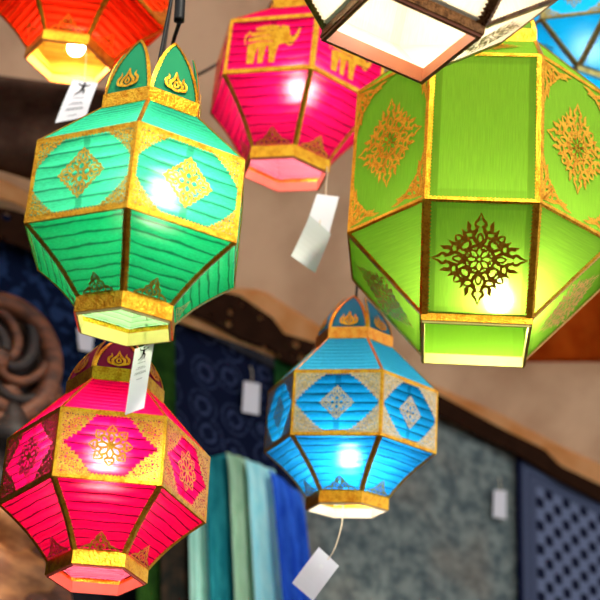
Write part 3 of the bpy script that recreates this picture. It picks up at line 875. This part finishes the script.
hung('green_cloth', 'dark green cloth strip hanging between the pink lantern and indigo batik cloth', 'cloth',
     [(132, 298), (174, 318), (176, 700), (136, 700)], .055, cloth_mat('green_cloth', mottle(lin(26, 52, 20), lin(46, 80, 28), 9)), .02, 2, 'cloths on the rear wall')
hung('green_cloth', 'small dark green cloth corner just left of the blue lantern crown', 'cloth',
     [(274, 346), (322, 372), (322, 440), (274, 440)], .06, cloth_mat('bottle_green_cloth', mottle(lin(22, 60, 28), lin(40, 82, 40), 9)), .01, 1, 'cloths on the rear wall')
hung('brown_cloth', 'very dark brown cloth strip left of the scarves', 'cloth',
     [(160, 520), (194, 520), (196, 700), (160, 700)], .082, cloth_mat('dark_brown_cloth', mottle(lin(26, 30, 28), lin(58, 46, 36), 12)), .012, 2, 'cloths on the rear wall')

# scarves folded over a rail
def silk(c1, c2):
    def f_(b, u, v, t): return b.mix(b.step(b.noise(t.outputs['UV'], 14, 3, .6, (3, .6, 1)), .35, .65), c1, c2)
    return f_
def drape(u, v):                             # the fold over the rail rounds back to the wall
    k = max(0.0, 1-v*9)
    return (-.012*k*k, 0.0)
SC = [('scarf', 'pale mint scarf, first of the row beside the pink lantern', [(188, 484), (207, 470), (214, 700), (192, 700)], lin(150, 214, 196), lin(184, 236, 220), .115),
      ('scarf', 'dark teal scarf between the mint and sage scarves', [(204, 458), (230, 453), (240, 700), (211, 700)], lin(24, 110, 122), lin(44, 142, 150), .145),
      ('scarf', 'sage green scarf between the dark teal and aqua scarves', [(227, 452), (249, 459), (262, 700), (236, 700)], lin(150, 196, 160), lin(178, 216, 184), .175),
      ('scarf', 'wide pale aqua scarf beside the royal blue scarf', [(246, 458), (275, 470), (296, 700), (257, 700)], lin(150, 230, 240), lin(184, 244, 248), .205),
      ('scarf', 'royal blue scarf at the right end of the row under the blue lantern', [(271, 469), (302, 494), (321, 700), (289, 700)], lin(34, 78, 200), lin(56, 112, 230), .235)]
for nm, lb, q, c1, c2, o in SC:
    hung(nm, lb, 'scarf', q, o, cloth_mat('silk', silk(c1, c2)), .022, 2, 'scarves on the rail', 24, 40, drape, o*40, .004)
a, z = on_wall(192, 500, .08); a2, z2 = on_wall(300, 508, .08)
rail = tube('scarf_rail', [wp(a, z, .072), wp(a2, z2, .072)], .012, plain('rail_wood', lin(84, 58, 38), .6))
tag(rail, 'wooden rail the coloured scarves are folded over', 'rail')

# valance under the awning: peach cloth with a dark pierced band
def band_pts(top_px, bot_px, o, n=60):
    T = [Vector(on_wall(*p, o)) for p in top_px]; B_ = [Vector(on_wall(*p, o)) for p in bot_px]
    def samp(L, t):
        s = t*(len(L)-1); i = min(int(s), len(L)-2); return L[i].lerp(L[i+1], s-i)
    V, UVs, F = [], [], []
    nv_ = 10
    for i in range(n+1):
        a_, b2 = samp(T, i/n), samp(B_, i/n)
        for j in range(nv_+1):
            p = a_.lerp(b2, j/nv_); V.append(wp(p.x, p.y, o+.006*math.sin(i*.55)*j/nv_)); UVs.append((p.x, p.y))
    for i in range(n):
        for j in range(nv_): k = i*(nv_+1)+j; F.append((k, k+1, k+nv_+2, k+nv_+1))
    return V, F, UVs
V, F, UVs = band_pts([(-40, 160), (20, 188), (100, 232), (200, 286), (262, 290), (338, 338), (440, 388), (500, 414), (560, 446), (640, 482)],
                     [(-40, 190), (20, 204), (100, 270), (180, 322), (270, 356), (338, 372), (440, 402), (500, 436), (560, 470), (640, 512)], .075)
val = solid(link('valance', V, F, cloth_mat('peach_valance_cloth', mottle(lin(240, 178, 106), lin(250, 202, 140), 8), .5), None, UVs, True), .004, 0)
tag(val, 'peach cloth valance along the awning edge with dark pierced band', 'valance')
def pierced(b, u, v, t):
    return b.mix(b.noise(t.outputs['UV'], 20, 3), lin(34, 20, 14), lin(58, 36, 24))
m_band = cloth_mat('dark_carved_band', pierced)
nt = m_band.node_tree; b = NB(nt); t = b.n('ShaderNodeTexCoord')
vo = b.n('ShaderNodeTexVoronoi', feature='F1'); vo.inputs['Scale'].default_value = 17; vo.inputs['Randomness'].default_value = .8; b.l(t.outputs['UV'], vo.inputs['Vector'])
sx = b.n('ShaderNodeSeparateXYZ'); b.l(t.outputs['UV'], sx.inputs[0])
hole = b.math('MULTIPLY', b.math('SUBTRACT', 1.0, b.step(vo.outputs[0], .22, .30)), b.math('SUBTRACT', 1.0, b.step(sx.outputs[0], -.02, .10)))
oldl = [l for l in nt.links if l.to_node.type == 'OUTPUT_MATERIAL'][0]; src = oldl.from_socket; onode = oldl.to_node
tpn = b.n('ShaderNodeBsdfTransparent'); mx = b.n('ShaderNodeMixShader'); b.l(hole, mx.inputs[0]); b.l(src, mx.inputs[1]); b.l(tpn.outputs[0], mx.inputs[2]); b.l(mx.outputs[0], onode.inputs[0])
V, F, UVs = band_pts([(-40, 200), (20, 212), (100, 244), (196, 286), (240, 296), (272, 318), (284, 334), (338, 350), (430, 390), (500, 428), (545, 450), (560, 466), (640, 504)],
                     [(-40, 232), (20, 246), (100, 286), (196, 316), (240, 340), (272, 352), (284, 362), (338, 382), (430, 412), (500, 446), (545, 472), (560, 482), (640, 522)], .088, 90)
solid(link('pierced_band', V, F, m_band, val, UVs, True), .006, 0)
# orange awning drape behind the lime lantern, brown tarp on the left
def under_awning(px, py, gap):
    d = ray(px, py); t = 3.0
    for _ in range(60):
        P = EYE+d*t; t += ((ceil_z(P)-gap)-P.z)/(d.z+.4)*.6
    return EYE+d*t
V, UVs, F = [], [], []
Q = [(470, 320), (660, 246), (660, 362), (520, 362)]
for j in range(13):
    for i in range(25):
        u, v = i/24, j/12
        x_ = (Q[0][0]*(1-u)+Q[1][0]*u)*(1-v)+(Q[3][0]*(1-u)+Q[2][0]*u)*v; y_ = (Q[0][1]*(1-u)+Q[1][1]*u)*(1-v)+(Q[3][1]*(1-u)+Q[2][1]*u)*v
        V.append(under_awning(x_, y_, .07+.016*math.sin(u*15+v*4)+.03*v)); UVs.append((u, v*.4))
for j in range(12):
    for i in range(24): k = j*25+i; F.append((k, k+1, k+26, k+25))
dr = solid(link('orange_drape', V, F, cloth_mat('orange_cloth', mottle(lin(222, 100, 22), lin(240, 126, 36), 6), .5), None, UVs, True), .003, 0)
tag(dr, 'orange cloth drape under the awning behind the lime green lantern', 'drape')
V, UVs, F = [], [], []
Q = [(-40, 70), (150, 96), (96, 200), (-40, 158)]
for j in range(17):
    for i in range(25):
        u, v = i/24, j/16
        x_ = (Q[0][0]*(1-u)+Q[1][0]*u)*(1-v)+(Q[3][0]*(1-u)+Q[2][0]*u)*v; y_ = (Q[0][1]*(1-u)+Q[1][1]*u)*(1-v)+(Q[3][1]*(1-u)+Q[2][1]*u)*v
        V.append(under_awning(x_, y_, .085+.03*math.sin(9*v+3*u)*(1-.4*u))); UVs.append((u*.4, v*.3))
for j in range(16):
    for i in range(24): k = j*25+i; F.append((k, k+1, k+26, k+25))
tp_ = solid(link('brown_canopy_flap', V, F, cloth_mat('brown_tarp', mottle(lin(84, 60, 48), lin(116, 88, 70), 9)), None, UVs, True), .003, 0)
tag(tp_, 'dark brown folded flap hung under the awning behind the teal lantern', 'tarp')

# small tags pinned on the wall cloths
def wall_tag(label, quad, o, string):
    P = [Vector(on_wall(*p, o)) for p in quad]
    Q = [wp(p.x, p.y, o) for p in P]
    root = empty('price_tag', Matrix.Translation(Q[0])); tag(root, label, 'tag', 'price tags')
    solid(link('card', [q-Q[0] for q in Q], [(0, 1, 2, 3)], PAPER, root), .002, 0)
    s = [Vector(on_wall(*p, o)) for p in string]
    tube('hanging_string', [wp(p.x, p.y, o)-Q[0] for p in s], .0016, STRING, root, 6)
wall_tag('small white tag on the dark indigo batik cloth', [(244, 381), (260, 384), (259, 415), (242, 412)], .058, [(252, 386), (252, 372), (250, 366)])
wall_tag('small white tag on the faded grey green cloth', [(494, 490), (506, 491), (506, 519), (493, 517)], .075, [(500, 492), (500, 482), (499, 478)])
wall_tag('small white tag showing under the left end of the teal lantern collar', [(77, 328), (94, 330), (92, 352), (79, 350)], .06, [(85, 331), (85, 322), (84, 316)])

# ------------------------------------------------------------------ carved wooden medallion on the left
def wood(name, c1, c2):
    m, nt, out = newmat(name); b = NB(nt); t = b.n('ShaderNodeTexCoord'); p = b.n('ShaderNodeBsdfPrincipled')
    n = b.noise(t.outputs['Object'], 14, 4, .6, (1, 1, 3)); b.l(b.mix(b.step(n, .35, .65), c1, c2), p.inputs['Base Color']); p.inputs['Roughness'].default_value = .6
    bp = b.n('ShaderNodeBump'); bp.inputs['Strength'].default_value = .6; b.l(n, bp.inputs['Height']); b.l(bp.outputs[0], p.inputs['Normal'])
    b.l(p.outputs[0], out.inputs[0]); return m
WD = wood('carved_brown_wood', lin(76, 42, 24), lin(128, 74, 44)); WD2 = wood('pale_carved_wood', lin(140, 84, 44), lin(190, 126, 70)); WDD = wood('dark_carved_wood', lin(20, 13, 10), lin(44, 27, 20))
def W3(px, py, o): 
    p = on_wall(px, py, o); return wp(p[0], p[1], o)
cen = W3(-4, 360, .24)
car = empty('wooden_carving', Matrix.Translation(wp(*on_wall(-4, 360, 0)))); tag(car, 'carved brown wooden medallion with round rim and pale knotted root below', 'carving')
base0 = car.matrix_world.translation
def lump(name, c, r, m, seed, sq=(1, 1, 1), bump=.25, par=car):
    rnd = random.Random(seed); ph = [rnd.uniform(0, 6.28) for _ in range(6)]
    V, F = [], []; nu, nv = 24, 14
    for j in range(nv+1):
        th = PI*j/nv
        for i in range(nu):
            a_ = 2*PI*i/nu
            d = U*math.sin(th)*math.cos(a_)*sq[0] + N*math.sin(th)*math.sin(a_)*sq[1] + Vector((0, 0, math.cos(th)*sq[2]))
            k = 1+bump*math.sin(th)*(math.sin(3*a_+ph[0]+2*th)*.5+math.sin(5*th+ph[1]+a_)*.5)
            V.append(c-base0+d*r*k)
    for j in range(nv):
        for i in range(nu): F.append((j*nu+i, j*nu+(i+1) % nu, (j+1)*nu+(i+1) % nu, (j+1)*nu+i))
    return link(name, V, F, m, par, None, True)
R0 = .172
rimc = [cen + U*R0*math.cos(2*PI*k/40) + Vector((0, 0, R0*math.sin(2*PI*k/40))) - base0 for k in range(41)]
tube('round_rim', rimc, .030, WD, car, 10)
V = [cen-base0-N*.0]; F = []
back = lump('backing_disc', cen-N*.10, .19, WDD, 3, (1, .5, 1), .04)
mb = [cen-base0-N*q+U*a_+Vector((0, 0, c_)) for q in (.06, .19) for a_ in (-.05, .05) for c_ in (-.05, .05)]
link('mounting_block', mb, [(0, 1, 3, 2), (4, 6, 7, 5), (0, 4, 5, 1), (2, 3, 7, 6), (0, 2, 6, 4), (1, 5, 7, 3)], WDD, car)
for k in range(8):
    a0 = 2*PI*k/8+.3
    pts = []
    for j in range(9):
        t_ = j/8; rr = .03+.125*t_; aa = a0+1.5*t_
        pts.append(cen+U*rr*math.cos(aa)+Vector((0, 0, rr*math.sin(aa)))+N*(.02-.02*t_)-base0)
    tube('swirl_leaf', pts,   .015+.004*(k % 2), WDD if k % 3 else WD, car, 8)
lump('boss', cen+N*.0, .045, WD, 9, (1, .8, 1), .1)
for i, (px, py, r, m, o) in enumerate([(44, 402, .055, WD, .12), (6, 440, .09, WDD, .12), (50, 452, .045, WD, .10), (-8, 500, .12, WDD, .10), (12, 530, .10, WD2, .14), (34, 560, .085, WD, .12),
                                    (0, 590, .12, WD2, .14), (36, 606, .10, WD, .12), (6, 660, .14, WD2, .13), (2, 402, .05, WD, .14)]):
    lump('carved_knot', W3(px, py, o+r*.45+.06), r, m, 20+i, (1, .9, 1.15), .3)

# ------------------------------------------------------------------ light
w = bpy.data.worlds.new('sky'); S.world = w; w.use_nodes = True
nt = w.node_tree; nt.nodes.clear(); b = NB(nt)
wo = b.n('ShaderNodeOutputWorld'); bg = b.n('ShaderNodeBackground'); bg.inputs[0].default_value = (.92, .95, 1.0, 1); bg.inputs[1].default_value = .95
b.l(bg.outputs[0], wo.inputs[0])
sun = bpy.data.lights.new('sun', 'SUN'); sun.energy = 2.9; sun.angle = math.radians(6); sun.color = (1, .93, .80)
so = bpy.data.objects.new('sun', sun); COL.objects.link(so)
so.rotation_euler = Vector((-.50, 1.0, -1.2)).to_track_quat('-Z', 'Y').to_euler()

S.view_settings.view_transform = 'Standard'; S.view_settings.look = 'None'; S.view_settings.gamma = 1; S.view_settings.use_curve_mapping = False
S.view_settings.exposure = 0.5
S.cycles.max_bounces = 8; S.cycles.transparent_max_bounces = 16
S.cycles.caustics_reflective = False; S.cycles.caustics_refractive = False
S.cycles.sample_clamp_indirect = 4
